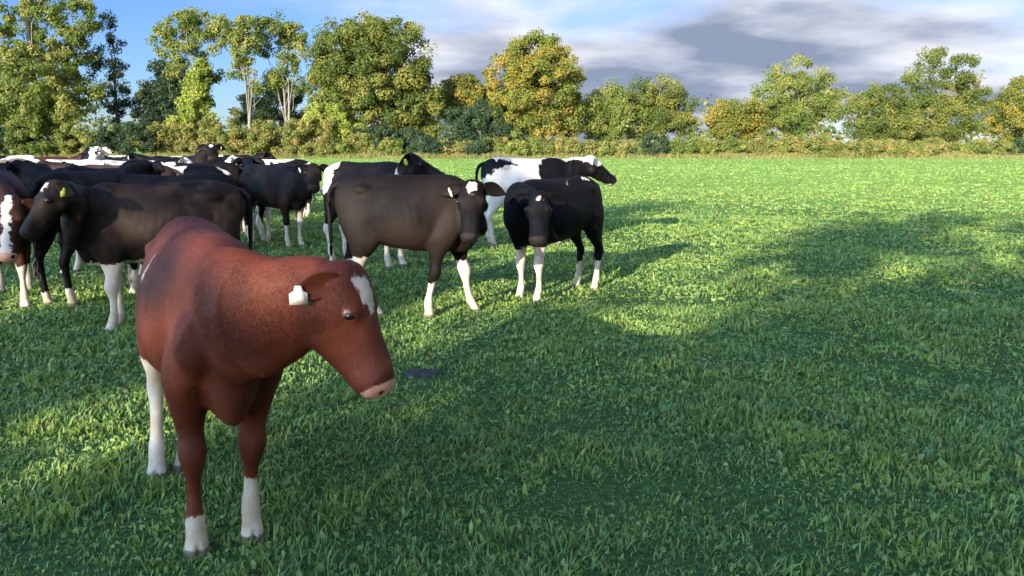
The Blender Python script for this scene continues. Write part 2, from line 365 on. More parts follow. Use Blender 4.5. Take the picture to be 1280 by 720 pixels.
# the hedgerow line carries on to the right
for i, (px, w, top, mt, dd) in enumerate(((760, 34, 105, L_OLIVE, 4), (835, 55, 88, L_OAK, 8), (925, 40, 120, L_GOLD, 3), (1005, 60, 70, L_OLIVE, 6), (1100, 44, 105, L_OAK, 2), (1190, 62, 60, L_OAK, 5), (1290, 50, 95, L_GOLD, 3), (-60, 60, 40, L_OAK, 3), (-170, 60, 70, L_OLIVE, 4), (-290, 55, 90, L_OAK, 2), (-400, 60, 60, L_OLIVE, 5), (1400, 60, 80, L_OAK, 4), (1520, 50, 100, L_OLIVE, 3))):
    h = (170-top)
    make_tree('hedgerow_tree', (at(px), TD+dd, 0), [lob(px,px,top+h*.35,w*.75,h*.35), lob(px-w*.4,px,top+h*.6,w*.6,h*.38), lob(px+w*.4,px,top+h*.62,w*.6,h*.36), lob(px,px,top+h*.85,w*.9,h*.3)],
              .35, hz(top)*.6, mt, M_BARK, clumps=int(60+w*2.6), per=161, leaf=0.129, rad=.95, seed=50+i, limbs=9,
              label=('small olive tree first beyond the golden oak', 'rounded green tree second beyond the golden oak', 'low golden tree third beyond the golden oak', 'tall olive tree fourth beyond the golden oak', 'green tree fifth beyond the golden oak', 'tallest green tree near the right end of the hedgerow', 'golden tree at the right end of the hedgerow', 'green tree past the left end of the tree line', 'olive tree well past the left end of the tree line', 'smaller green tree far past the left end of the tree line', 'leftmost olive tree of the whole hedgerow', 'green tree past the right end of the hedgerow', 'rightmost olive tree of the whole hedgerow')[i])
# scrub hedge under the trees: bramble and thorn bushes, each its own
hx = -420; i = 0
while hx < 1620:
    w = random.uniform(26, 44); hh = random.uniform(38, 58) if hx < 400 else random.uniform(20, 30)
    mt = L_SCRUB if random.random() < .68 else (L_OLIVE if random.random() < .6 else L_DARK)
    rx = w*.75
    o = make_tree('bramble_bush', (at(hx+w/2), TD-6+random.uniform(-1.5, 1.5), -.1), [(0, 0, hh*k*.42, rx*k, 1.6, hh*k*.50), (-rx*.4*k, .3, hh*k*.35, rx*.6*k, 1.4, hh*k*.42), (rx*.45*k, -.2, hh*k*.38, rx*.55*k, 1.5, hh*k*.46)],
              .06, 1.0, mt, M_BARK, clumps=60, per=161, leaf=0.114, rad=.6, seed=100+i, limbs=4, fill=.2,
              label='olive and rusty bramble bush in the scrub hedge along the far field edge', cat='bush', group='bramble bushes of the scrub hedge')
    hx += w*.8; i += 1
# woodland behind everything closes the horizon
def rough_margin():
    n = 52000; x = RNG.uniform(-105, 98, n); y = 92.3 + RNG.normal(size=n)*1.3 + 1.2*np.sin(x*.21) ; cl = np.array([mnoise.noise(Vector((a*.35, b*.35, 9))) for a, b in zip(x, y)])
    h = (.28+.5*np.clip(cl+.3, 0, 1))*RNG.uniform(.4, 1.2, n); w = .018; a = RNG.uniform(0, 2*np.pi, n)
    B = np.stack([x, y, np.zeros(n)], 1); sd = np.stack([np.cos(a), np.sin(a), 0*a], 1)*w; T_ = B + np.stack([RNG.normal(size=n)*.12*h, RNG.normal(size=n)*.12*h, h], 1)
    V = np.stack([B-sd*1.2, B+sd*1.2, T_+sd*.4, T_-sd*.4], 1).reshape(-1, 3)
    m = mat_leaf('dry_margin_grass', [(.10,.11,.035), (.17,.16,.05), (.28,.24,.09), (.24,.20,.07)], vscale=.4)
    o = mesh_np('rough_margin_grass', V, np.arange(4*n), np.full(n, 4), [m], {'rnd': np.repeat(RNG.random(n), 4), 'hue': np.repeat(RNG.random(n), 4)}, smooth=False)
    tag(o, 'uneven strip of tall dry grass along the foot of the scrub hedge', 'rough grass', kind='stuff')
rough_margin()
def far_wood():
    rng = np.random.default_rng(77); C = []; Rr = []
    for _ in range(900):
        x = rng.uniform(-260, 300); z = rng.uniform(0, 8.5 + 2.5*math.sin(x*.03)+1.5*math.sin(x*.11))
        C.append(np.array([x, 175+rng.uniform(-5, 5), z])); Rr.append(rng.uniform(2, 3.6))
    V, F, S, rnd, hue = leaf_cloud(C, Rr, [60]*len(C), .45, rng)
    o = mesh_np('distant_wood', V, F, S, [L_OAK], {'rnd': rnd, 'hue': hue}, smooth=False); tag(o, 'far off line of woodland low on the horizon behind the hedge', 'wood', kind='stuff')
far_wood()
# trees behind the photographer: they throw the long shade over the near part of the field
SH = [(-27, -17, 4.6, 10.0, 60), (-20.5, -17, 4.4, 10.6, 61), (-14.2, -16, 4.0, 10.8, 62), (-8.3, -17.5, 3.9, 10.4, 63), (-2.4, -17, 3.8, 10.9, 64), (3.8, -16.5, 4.3, 10.6, 65), (10.6, -17, 4.6, 11.0, 66), (18, -17, 4.9, 10.8, 67)]
for q, (x, y, rx, top, sd) in enumerate(SH):
    make_tree('sheltering_tree', (x, y, 0), [(0,0,top*.60, rx, rx*.8, top*.40), (-rx*.5,.3,top*.42, rx*.7, rx*.7, top*.32), (rx*.5,-.3,top*.42, rx*.7, rx*.7, top*.32)],
              .3, top*.7, L_OAK, M_BARK, clumps=190, per=90, leaf=.20, rad=1.0, seed=sd, limbs=10, fill=.5, gaps=[(-12.2, .40, 0, 20), (-15.6, .7, 5.9, 8.3), (-11.1, .45, 6.7, 20), (-5.6, .25, 7.6, 12)], label='hedgerow tree standing behind the photographer and shading the near grass', group='trees behind the photographer')  # crowns are opened at chosen spots so sun reaches the calf and grass

# ------------------------------------------------------------------ cattle
def cr_interp(K, sub):
    """Catmull-Rom through rows of K"""
    K = np.asarray(K, float); n = len(K); out = []
    for i in range(n-1):
        p0, p1, p2, p3 = K[max(i-1, 0)], K[i], K[i+1], K[min(i+2, n-1)]
        for s in range(sub):
            t = s/sub; out.append(.5*((2*p1)+(-p0+p2)*t+(2*p0-5*p1+4*p2-p3)*t*t+(-p0+3*p1-3*p2+p3)*t**3))
    out.append(K[-1]); return np.array(out)
def loft(mb, rings, sub=4, n=20, xf=None):
    """rings: rows of centre(3) forward(3) up(3) half-width, half-height up, half-height down, egg"""
    Rg = cr_interp(rings, sub); V = []
    for r in Rg:
        c, f, u = r[0:3], r[3:6], r[6:9]; w, ht, hb, egg = np.maximum(r[9], .002), max(r[10], .002), max(r[11], .002), r[12]
        f = f/np.linalg.norm(f); s = np.cross(u, f); s /= np.linalg.norm(s); u = np.cross(f, s)
        for k_ in range(n):
            a = 2*math.pi*k_/n; ca, sa = math.cos(a), math.sin(a)
            V.append(c + s*w*ca*(1-egg*sa) + u*(ht if sa > 0 else hb)*sa)
    m = len(Rg); F = []
    for i in range(m-1):
        for k_ in range(n): F.append([i*n+k_, i*n+(k_+1) % n, (i+1)*n+(k_+1) % n, (i+1)*n+k_])
    F.append(list(range(n))[::-1]); F.append([(m-1)*n+q for q in range(n)])
    mb.add(V, F)
def sphere(mb, c, r, n=12):
    c = np.array(c, float); r = np.array(r if hasattr(r, '__len__') else (r, r, r), float); V = [c+r*[0,0,1]]
    for i in range(1, n):
        ph = math.pi*i/n
        for j in range(2*n): V.append(c + r*np.array([math.sin(ph)*math.cos(math.pi*j/n), math.sin(ph)*math.sin(math.pi*j/n), math.cos(ph)]))
    V.append(c-r*[0,0,1]); m = 2*n; F = []
    for j in range(m): F.append([0, 1+j, 1+(j+1) % m])
    for i in range(n-2):
        for j in range(m): F.append([1+i*m+j, 1+(i+1)*m+j, 1+(i+1)*m+(j+1) % m, 1+i*m+(j+1) % m])
    for j in range(m): F.append([len(V)-1, 1+(n-2)*m+(j+1) % m, 1+(n-2)*m+j])
    mb.add(V, F)

def coat_material(name, base, tint, white=(.55,.485,.41), pink=(.50,.26,.20), tintamt=.5, spec=.06, rough=.52):
    t = NT(name); co = t.objco()
    n1 = t.noise(5, 5, .6, vec=co); n2 = t.noise(60, 3, .6, vec=co)
    mp = t.n('Mapping', Vector=co, Scale=(60, 160, 40)); hair = t.noise(3.2, 3, .7, vec=mp.outputs[0])
    c = t.mix(t.math('MULTIPLY', t.ramp(n1, .42, .66), tintamt), base, tint)
    c = t.mix(t.math('MULTIPLY', t.attr('tan'), 1.0), c, tint)
    c = t.mix(t.math('MULTIPLY', hair, .30), c, tuple(min(1, x*1.9) for x in base))
    w = t.math('ADD', t.attr('white'), t.math('MULTIPLY_ADD', t.noise(11, 5, .65, vec=co), .14, -.07))
    w = t.math('ADD', w, t.math('MULTIPLY_ADD', n2, .02, -.01))
    wc = t.mix(t.ramp(n1, .3, .75), white, tuple(x*.78 for x in white))
    wc = t.mix(t.math('MULTIPLY', t.attr('dirt'), t.ramp(t.noise(9, 4, vec=co), .3, .6)), wc, (.26,.20,.12))
    c = t.mix(t.ramp(w, -.006, .006), c, wc)
    pk = t.math('ADD', t.attr('pink'), t.math('MULTIPLY_ADD', n2, .3, -.15))
    c = t.mix(t.ramp(pk, .4, .7), c, pink)
    c = t.mix(t.ramp(t.attr('dark'), .35, .65), c, (.014,.011,.010))
    c = t.mix(t.ramp(t.math('ADD', t.attr('hoof'), t.math('MULTIPLY_ADD', n2, .5, -.25)), .45, .6), c, (.13,.10,.075))
    b = t.n('BsdfPrincipled', Roughness=rough); t.t.links.new(c, b.inputs['Base Color'])
    b.inputs['Specular IOR Level'].default_value = spec; b.inputs['Sheen Weight'].default_value = 0.0; b.inputs['Sheen Roughness'].default_value = .4
    hgt = t.math('ADD', t.math('MULTIPLY', hair, .5), t.math('MULTIPLY', t.noise(4.5, 3, vec=co), 3.0))
    bp = t.n('Bump', Strength=.45, Distance=.012); t.t.links.new(hgt, bp.inputs['Height']); t.t.links.new(bp.outputs[0], b.inputs['Normal'])
    return t.finish(b.outputs[0])
COATS = {
 'red': coat_material('red_coat', (.062,.0140,.0068), (.118,.031,.0150), tintamt=.6, spec=.14, rough=.5),
 'black': coat_material('black_coat', (.0026,.0026,.0036), (.008,.006,.006)),
 'brownblack': coat_material('brown_black_coat', (.0042,.0032,.0032), (.017,.0115,.0090), tintamt=.35),
 'dun': coat_material('dark_dun_coat', (.0065,.0048,.0046), (.036,.024,.018), tintamt=.7),
 'fawn': coat_material('fawn_coat', (.13,.085,.055), (.22,.15,.10)),
 'brown': coat_material('brown_coat', (.035,.020,.015), (.095,.058,.038), tintamt=.7),
 'darkred': coat_material('dark_red_coat', (.024,.009,.007), (.055,.023,.015)),
}
M_EYE = plain('eye_wet', (.012,.008,.006), .22); M_TAG_W = plain('cream_tag', (.80,.72,.62), .5); M_TAG_Y = plain('yellow_tag', (.62,.66,.12), .5)
M_SWITCH_D = plain('dark_tail_hair', (.015,.012,.010), .7); M_SWITCH_W = plain('pale_tail_hair', (.55,.50,.42), .7); M_RIM = plain('pale_eyelid', (.42,.20,.14), .5)

def frame(fwd, roll=0):
    f = np.array(fwd, float); f /= np.linalg.norm(f); u = np.array([0, 0, 1.0]); s = np.cross(u, f); s /= np.linalg.norm(s); u = np.cross(f, s)
    s2 = s*math.cos(roll)+u*math.sin(roll); u2 = np.cross(f, s2); return f, s2, u2

def cow(loc, rz, label, coat='black', hgt=1.25, length=1.0, girth=1.0, head=(.98, 0, 1.22), hdir=(.8, 0, -.6), roll=0, hscale=1.16, neck_drop=0, feet=None,
        white=(), socks=(.3,.3,.3,.3), belly=0, blaze=.0, star=None, tan=(), tagcol='w', tag_ears=(1,), noise_white=None, voxel=.016, dirt=.8, group='cattle of the herd', muzzle='dark', tail=True,
        brisket=0.0, seed=1, name='young_bull', fieldz=True, cat='cow', neck_mid=None, gloss=None, eyerim=False, legfat=1.22, chest_w=1.0, ear_up=.0, fur=0, deep=1.0, tag_back=.0, tag_n=(.75,.6), earlen=1.0, tag_out=.095, jaw=1.0, neck_b=1.0, hook=1.0, earback=False, neck_w=1.0):
    """local frame: x forward, y to the animal's own left, z up. feet: offsets (dx, dy) for front-left, front-right, hind-left, hind-right"""
    k1 = hgt/1.30; Lx = length; z0 = float(gz(np.array(loc[0]), np.array(loc[1])))-.020
    root = empty('cow', (loc[0], loc[1], z0), rz); tag(root, label, cat, group)
    mb = MB()
    X = np.array([1., 0, 0]); Z = np.array([0, 0, 1.])
    T = [(-.68,1.13,.98,.06), (-.645,1.20,.88,.12), (-.58,1.250,.79,.165), (-.48,1.276,.74,.200), (-.37,1.288,.705,.222), (-.24,1.280,.655,.243), (-.08,1.272,.615,.262), (.10,1.268,.590,.266),
         (.25,1.270,.585,.238), (.38,1.280,.590,.196), (.48,1.276,.585-brisket*.6,.165), (.57,1.240,.58-brisket,.135), (.65,1.17,.61-brisket,.100), (.71,1.05,.70-brisket*.5,.060)]
    rings = []
    for (x, tz, bz, w) in T:
        c = (tz+bz)/2*k1; sp = (tz-bz)/2*k1; w2 = w*girth*(chest_w if x > .3 else 1)
        rings.append([x*Lx, 0, c - sp*.08, 1,0,0, 0,0,1, w2*k1, sp*1.08, sp*.92, float(np.interp(x, [.2, .5], [.14, -.22]))])
    loft(mb, rings, 3, 28)
    # hip bones, tail head, ribs' roundness
    for s in (-1, 1):
        sphere(mb, (-.37*Lx, s*.155*k1*girth, 1.145*k1), (.10*hook, .050*hook, .045*hook), 10)
        sphere(mb, (-.60*Lx, s*.085*k1*girth, 1.11*k1), (.055, .040, .055), 10)
        sphere(mb, (.41*Lx, s*.080*k1, 1.07*k1), (.12, .065, .17), 10)
        sphere(mb, (.58*Lx, s*.115*k1*chest_w, .88*k1), (.10, .075, .13), 10)
    # neck
    hb = np.array(head, float); f, sd, up = frame(hdir, roll); hs = hscale*k1
    f = f; n0 = np.array([.44*Lx, 0, .99*k1]); n1 = np.array([.64*Lx, 0, 1.02*k1]); hp = hb - f*.02*hs - up*.03*hs
    mid = (n1+hp)/2 + np.array([0, 0, .02-neck_drop]) if neck_mid is None else np.array(neck_mid, float)
    mid2 = mid*.45 + hp*.55 - up*.005
    path = [n0, n1, mid, mid2, hp]; dims = [(.15,.26,.30), (.130,.240,.31), (.108,.175,.25), (.097,.145,.195), (.082,.10,.13)]
    rg = []
    for i, (p, d) in enumerate(zip(path, dims)):
        tn = path[min(i+1, 4)]-path[max(i-1, 0)]; tn = tn/np.linalg.norm(tn)
        if i == 0: tn = X
        u = Z*(1-i/4) + up*(i/4)*1.0 + Z*.3
        u = u - tn*np.dot(u, tn)
        rg.append([*p, *tn, *u, d[0]*k1*neck_w, d[1]*k1*(neck_w if i > 1 else 1), d[2]*k1*(1 if i == 0 else neck_b), .06])
    loft(mb, rg, 4, 22)
    def hp_(x, y, z): return hb + f*x*hs + sd*y*hs + up*z*hs
    H = [(-.075,.05,.035,.05), (-.045,.085,.078,.085), (0,.098,.092,.115), (.05,.102,.092,.138), (.10,.102,.085,.145), (.15,.090,.074,.138), (.20,.078,.067,.130), (.25,.070,.060,.116), (.30,.069,.056,.103), (.345,.074,.054,.094), (.385,.076,.051,.086), (.417,.066,.041,.070), (.434,.045,.024,.045)]
    loft(mb, [[*hp_(x, 0, 0), *f, *up, w*hs*deep, a*hs*deep, b*hs*deep*(1+(jaw-1)*float(np.interp(x, [-.05, .02, .15, .42], [0, .8, 1, .15]))), .04] for (x, w, a, b) in H], 3, 20)
    for s in (-1, 1):
        sphere(mb, hp_(.115, s*.078, .040), .036*hs, 8)          # brow and orbit
        sphere(mb, hp_(.085, s*.062, -.075), .056*hs, 8)          # cheek
        sphere(mb, hp_(.388, s*.042*deep, .008), .030*hs, 8)          # nostril wing
    sphere(mb, hp_(.385, 0, -.050), (.030*hs,)*3, 7)
    # legs
    feet = feet or [(0, 0)]*4; lf = legfat
    FR = [(.43,.095,1.08,.12,.06), (.46,.120,.90,.150,.082), (.45,.130,.74,.128,.084), (.43,.130,.62,.086,.064), (.43,.125,.50,.046,.040), (.437,.123,.435,.052,.047), (.440,.122,.385,.046,.041), (.430,.12,.30,.028,.025), (.428,.12,.20,.028,.027), (.435,.12,.14,.036,.034), (.45,.12,.095,.032,.032), (.462,.12,.06,.038,.037), (.470,.12,.015,.048,.043), (.47,.12,-.005,.050,.044)]
    HR = [(-.40,.12,1.04,.17,.085), (-.44,.13,.90,.185,.098), (-.44,.145,.76,.165,.088), (-.46,.145,.66,.115,.066), (-.51,.14,.57,.072,.048), (-.565,.135,.495,.052,.037), (-.590,.132,.445,.050,.038), (-.577,.13,.38,.037,.030), (-.558,.128,.29,.030,.027), (-.548,.127,.20,.029,.028), (-.54,.126,.14,.037,.035), (-.525,.126,.095,.033,.032), (-.512,.126,.06,.038,.037), (-.502,.126,.015,.048,.043), (-.502,.126,-.005,.050,.044)]
    leg_axes = []
    for li, (K, s) in enumerate(((FR, 1), (FR, -1), (HR, 1), (HR, -1))):
        dx, dy = feet[li]; rg = []
        for (x, y, z, rx, ry) in K:
            a = max(0, 1-(z/.95)); a = a if z < .95 else 0
            fat = 1 if z > .75 else (lf if z < .6 else 1+(lf-1)*.7)
            rg.append([x*Lx*1.0+dx*a, s*y*k1*(girth if z > .6 else 1)*(chest_w if (K is FR and z > .6) else 1)+dy*a, z*k1, 0,0,-1, 1,0,0, ry*k1*fat, rx*k1*fat, rx*k1*fat, 0])
        # dew claws
        c = rg[9]; 
        loft(mb, rg, 3, 14)
        for q in (-1, 1): sphere(mb, (c[0]-.036*k1, c[1]+q*.017, c[2]-.035*k1), .012, 6)
        leg_axes.append((rg[-2][0], rg[-2][1]))
    me = bpy.data.meshes.new('raw'); V = np.concatenate(mb.V); 
    tmp = mesh_np('raw', V, mb.F, mb.S, [])
    md = tmp.modifiers.new('r', 'REMESH'); md.mode = 'VOXEL'; md.voxel_size = voxel; md.use_smooth_shade = True
    sm = tmp.modifiers.new('s', 'SMOOTH'); sm.factor = .5; sm.iterations = max(3, int(9*(.016/voxel)**2))
    dg = bpy.context.evaluated_depsgraph_get(); dg.update(); em = bpy.data.meshes.new_from_object(tmp.evaluated_get(dg), depsgraph=dg)
    nv = len(em.vertices); EV = np.empty(nv*3, np.float32); em.vertices.foreach_get('co', EV); EV = EV.reshape(-1, 3).astype(float)
    EF = [list(p.vertices) for p in em.polygons]; bpy.data.objects.remove(tmp)
    NR = np.empty(nv*3, np.float32); em.vertices.foreach_get('normal', NR); NR = NR.reshape(-1, 3)
    rel = np.array([mnoise.noise(Vector((a*3.2+seed, b*3.2, c*2.4)))*.012 + mnoise.noise(Vector((a*9, b*9+seed, c*6)))*.0045 for a, b, c in EV])
    ribs = np.sin(2*math.pi*(EV[:, 0]+.25*EV[:, 2])/.062)*np.clip(1-np.abs(EV[:, 0]-.03)/.27, 0, 1)*np.clip(1-np.abs(EV[:, 2]/k1-.95)/.26, 0, 1)*.0022
    nkf = np.clip((EV[:, 0]-.50)/.08, 0, 1)*np.clip((EV[:, 2]/k1-.72)/.08, 0, 1)*np.clip((np.linalg.norm(EV-hb, axis=1)-.20)/.08, 0, 1)
    rid = (1-np.abs(np.array([mnoise.noise(Vector((a*2+b*3+5, c*3, seed+.0+a*9))) for a, b, c in EV]))*2)**3*.010*nkf
    EV = EV + NR*(rel*np.clip(EV[:, 2]/.5-.3, .1, 1)+ribs+rid)[:, None]
    fin = MB(); fin.add(EV, EF)
    # ears: cupped leaves, part of the same body mesh
    ear_lines = []
    for s in (-1, 1):
        base = hp_(-.005, s*.080, .040); hf = f+up*.5; hf = np.array([hf[0], hf[1], 0])/math.hypot(hf[0], hf[1]); dirv = (sd*s*.50 - hf*.85 + Z*-.10) if earback else sd*s*.88 - hf*.38 + Z*(-.16+ear_up); dirv /= np.linalg.norm(dirv)
        upv = up*.75+f*.15; tip = base; rg = []
        ev = []
        m = 9; nn = 12
        for i in range(m):
            q = i/(m-1); wv = .060*hs*earlen*math.sin(math.pi*min(1, (q*.86+.12)))**.8*(1-.25*q); wv = max(wv, .006)
            c = base + dirv*q*.185*hs*earlen + Z*(-.03*q*q)*hs
            wd = Z*.85+up*.30; wd = wd-dirv*np.dot(wd, dirv); wd /= np.linalg.norm(wd); nf = np.cross(dirv, wd)*s; nf = nf if np.dot(nf, sd*s if earback else hf) > 0 else -nf
            for j in range(nn):
                a = 2*math.pi*j/nn; u_ = math.cos(a); cup = (u_*u_-.5)*.35*wv
                ev.append(c + wd*wv*u_ + nf*(cup + math.sin(a)*.006*hs*1.3))
        F = [[i*nn+j, i*nn+(j+1) % nn, (i+1)*nn+(j+1) % nn, (i+1)*nn+j] for i in range(m-1) for j in range(nn)] + [list(range(nn))[::-1], [(m-1)*nn+q for q in range(nn)]]
        ea = np.array(ev); cen = ea.mean(0); vol = 0
        for fc in F:
            for q in range(1, len(fc)-1): vol += np.dot(ea[fc[0]]-cen, np.cross(ea[fc[q]]-cen, ea[fc[q+1]]-cen))
        if vol < 0: F = [fc[::-1] for fc in F]
        fin.add(ev, F); ear_lines.append((base, dirv, nf, s))
    ear_end = fin.n
    if tail:
        th = np.array([-.655*Lx, 0, 1.17*k1]); sw = .03*math.sin(seed*2.3)
        tp = [th+[.06,0,.03], th+[-.045,0,-.01], th+[-.085,sw*.2,-.12], th+[-.08,sw*.5,-.30], th+[-.072,sw,-.50], th+[-.07,sw*1.5,-.64]]
        tp = cr_interp(tp, 4); Vt, Ft = tube_pts(tp, list(np.interp(np.linspace(0, 1, len(tp)), [0,.2,1], [.034,.026,.012])), 8); fin.add(Vt, Ft)
    VV = np.concatenate(fin.V); N_ = len(VV); x, y, z = VV.T
    # ---- coat attributes
    W = np.full(N_, -.5)
    legm = (z < .74*k1)
    for li, sgn, fr in ((0, 1, True), (1, -1, True), (2, 1, False), (3, -1, False)):
        ax, ay = leg_axes[li]; near = (np.abs(y-ay) < .17) & (np.sign(y) == sgn) & ((x > 0) if fr else (x < 0)) & legm
        W = np.where(near, np.maximum(W, np.clip(socks[li]*k1 - z, -.5, .2)), W)
    if belly: 
        bl = (.535+belly)*k1 - z - .35*np.abs(y) ; bl = np.where((np.abs(x) < .36) & (z > .4), bl, -.5); W = np.maximum(W, bl)
    for p in white:
        cx, cy, cz, rx, ry, rz_ = p; dd = 1-np.sqrt(((x-cx)/rx)**2+((y-cy)/ry)**2+((z-cz)/rz_)**2); W = np.maximum(W, dd*min(rx, ry, rz_))
    if noise_white:
        sc, thr, off = noise_white
        nz = np.array([mnoise.noise(Vector((a*sc+off, b*sc*1.2, c*sc-off))) for a, b, c in VV]); W = np.maximum(W, (nz-thr)*.25)
    rel = VV - hb; hx_, hy_, hz_ = rel@f/hs, rel@sd/hs, rel@up/hs
    inhead = (hx_ > -.09) & (hx_ < .46) & (np.abs(hy_) < .12) & (np.abs(hz_) < .16)
    inhead[nv:] = False
    if blaze: W = np.where(inhead & (hz_ > 0), np.maximum(W, blaze-np.abs(hy_)), W)
    if star:
        cx, cy, rx, ry = star; dd = 1-np.sqrt(((hx_-cx)/rx)**2+((hy_-cy)/ry)**2); W = np.where(inhead & (hz_ > .02), np.maximum(W, dd*min(rx, ry)), W)
    Tn = np.zeros(N_)
    for p in tan:
        cx, cy, cz, rx, ry, rz_ = p; dd = 1-np.sqrt(((x-cx)/rx)**2+((y-cy)/ry)**2+((z-cz)/rz_)**2); Tn = np.maximum(Tn, np.clip(dd*1.6, 0, 1))
    pink = np.zeros(N_); dark = np.zeros(N_)
    mz = np.clip((hx_-.362-.15*np.abs(hz_-.01))/.035, 0, 1)*inhead*(hz_ > -.055)
    if muzzle == 'pink': pink = mz
    elif muzzle == 'pale': W = np.where(inhead & (hx_ > .28), np.maximum(W, (hx_-.33)*.5), W); dark = mz*.0; pink = mz*.8
    else: dark = mz
    for s in (-1, 1):
        dn = np.sqrt(((hx_-.408)/.020)**2+((hy_-s*.046*deep)/.015)**2+((hz_-.012)/.014)**2); dark = np.where(inhead, np.maximum(dark, np.clip(1.6-dn, 0, 1)), dark)
    mouth = np.clip(1-np.abs(hz_+.040+.03*(.42-hx_))/.006, 0, 1)*((hx_ > .29) & inhead); dark = np.maximum(dark, mouth*.8)
    if eyerim:
        for s in (-1, 1):
            dn = np.sqrt(((hx_-.118)/.034)**2+((hy_-s*.104)/.05)**2+((hz_-.034)/.024)**2); pink = np.where(inhead, np.maximum(pink, np.clip(1.35-dn, 0, 1)*.7), pink)
    hoof = np.where(z < .045*k1, 1.0, 0.0); dirt_a = np.clip(1-(z/(.55*k1)), 0, 1)*dirt
    # nostril hollows, and the cleft between the claws
    at_ = {'white': W, 'tan': Tn, 'pink': pink, 'dark': dark, 'hoof': hoof, 'dirt': dirt_a}
    for li in range(4):
        ax, ay = leg_axes[li]; cl = np.exp(-((y-ay)/.008)**2)*np.clip((.075-z)/.05, 0, 1)*np.clip((x-ax)/.03, 0, 1)*(np.abs(x-ax) < .1)
        VV[:, 0] -= cl*.026
        dark = np.maximum(dark, np.where((z < .07) & (cl > .5), cl*.8, 0))
    at_['dark'] = dark
    for s in (-1, 1):
        dn = np.exp(-(((hx_-.412)/.018)**2+((hy_-s*.046*deep)/.014)**2+((hz_-.012)/.013)**2))*inhead; VV -= (f*hs*.018)[None]*dn[:, None]
    body = mesh_np('body', VV, fin.F, fin.S, [COATS[coat]], at_, parent=root)
    if fur:
        rgf = np.random.default_rng(seed+500); Q = np.array([fc for fc in fin.S[:0]] or 0)
        me_ = body.data; npoly = len(EF); tri = np.array([[fc[0], fc[1], fc[2]] for fc in EF]+[[fc[0], fc[2], fc[3]] for fc in EF if len(fc) == 4])
        P0, P1, P2 = VV[tri[:, 0]], VV[tri[:, 1]], VV[tri[:, 2]]; cr = np.cross(P1-P0, P2-P0); ar = np.linalg.norm(cr, axis=1)+1e-12
        ti = rgf.choice(len(tri), fur, p=ar/ar.sum()); u_ = rgf.random(fur); v_ = rgf.random(fur); fl = u_+v_ > 1; u_ = np.where(fl, 1-u_, u_); v_ = np.where(fl, 1-v_, v_)
        B = P0[ti]+(P1-P0)[ti]*u_[:, None]+(P2-P0)[ti]*v_[:, None]; Nn = cr[ti]/ar[ti][:, None]
        flow = np.tile([-.8, 0, -.55], (fur, 1)); inh = ((B-hb)@f > -.05*hs) & (np.linalg.norm(B-hb, axis=1) < .5); flow[inh] = f*.9 + np.array([0, 0, -.1]); flow[inh & ((B-hb)@f < .15*hs)] *= -1
        flow[B[:, 2] < .5] = [0, 0, -1]; flow = flow + rgf.normal(size=(fur, 3))*.22
        sw2 = np.array([mnoise.noise(Vector(b*5)) for b in B]); flow[:, 2] += sw2*.6
        flow -= Nn*np.sum(flow*Nn, 1)[:, None]; flow /= np.linalg.norm(flow, axis=1)[:, None]+1e-9
        D = flow*.95+Nn*rgf.uniform(.05, .28, fur)[:, None]; ln = rgf.uniform(.009, .018, fur)*np.where((B-hb)@f > .30*hs, .5, 1); sd_ = np.cross(D, Nn); sd_ /= np.linalg.norm(sd_, axis=1)[:, None]+1e-9
        wv = .0011; V3 = np.stack([B-sd_*wv-Nn*.001, B+sd_*wv-Nn*.001, B+D*ln[:, None]], 1).reshape(-1, 3)
        fa = {k_: np.repeat(np.asarray(v2)[tri[ti, 0]], 3) for k_, v2 in at_.items()}
        mesh_np('coat_hair', V3, np.arange(3*fur), np.full(fur, 3), [COATS[coat]], fa, smooth=False, parent=root)
    for s in (-1, 1):
        e = MB(); sphere(e, (0,0,0), (.023*hs, .023*hs, .019*hs), 10); eo = e.build('eye', [M_EYE], root); eo.location = hp_(.120, s*.0925, .034)
    if tail:
        sw_ = MB(); rg = np.random.default_rng(seed); te = tp[-1]
        for _ in range(26):
            e = te + np.array([rg.normal()*.022, rg.normal()*.022, -rg.uniform(.14, .24)]); m_ = (te+e)/2+rg.normal(size=3)*.008
            sw_.add(*tube_pts([te+[0,0,.05], te, m_, e], [.006,.012,.009,.002], 5))
        sw_.build('tail_switch', [M_SWITCH_W if socks[2] > .4 else M_SWITCH_D], root)
    for s in tag_ears:
        base, dirv, nf, ss = ear_lines[0 if s < 0 else 1]; tm = MB()
        c = base + dirv*tag_out*hs + nf*.012 - hf*tag_back; nf = nf*tag_n[0]+dirv*tag_n[1]; nf /= np.linalg.norm(nf); dn_ = -Z; dn_ = dn_-nf*np.dot(dn_, nf); dn_ /= np.linalg.norm(dn_); sx_ = np.cross(dn_, nf)
        a_, b_ = .029*hs/.95, .044*hs/.95; prof = [(-.35,-.15), (.35,-.15), (.5,.25), (1,.45), (1,1.3), (-1,1.3), (-1,.45), (-.5,.25)]
        Vt = [c + sx_*u_*a_ + dn_*v_*b_ + nf*q for q in (0, .003) for (u_, v_) in prof]; nn = len(prof)
        Ft = [list(range(nn))[::-1], [nn+q for q in range(nn)]] + [[q, (q+1) % nn, nn+(q+1) % nn, nn+q] for q in range(nn)]
        tm.add(Vt, Ft); to = tm.build('ear_tag', [M_TAG_Y if tagcol == 'y' else M_TAG_W], root, smooth=False)
    return root

def put(fx, fy, rz, lx=0.0, ly=0.0):
    """cow origin so that its local ground point (lx, ly) stands under photo pixel (fx, fy)"""
    p = unproj(fx, fy); c, s = math.cos(rz), math.sin(rz)
    return (p.x-(lx*c-ly*s), p.y-(lx*s+ly*c))

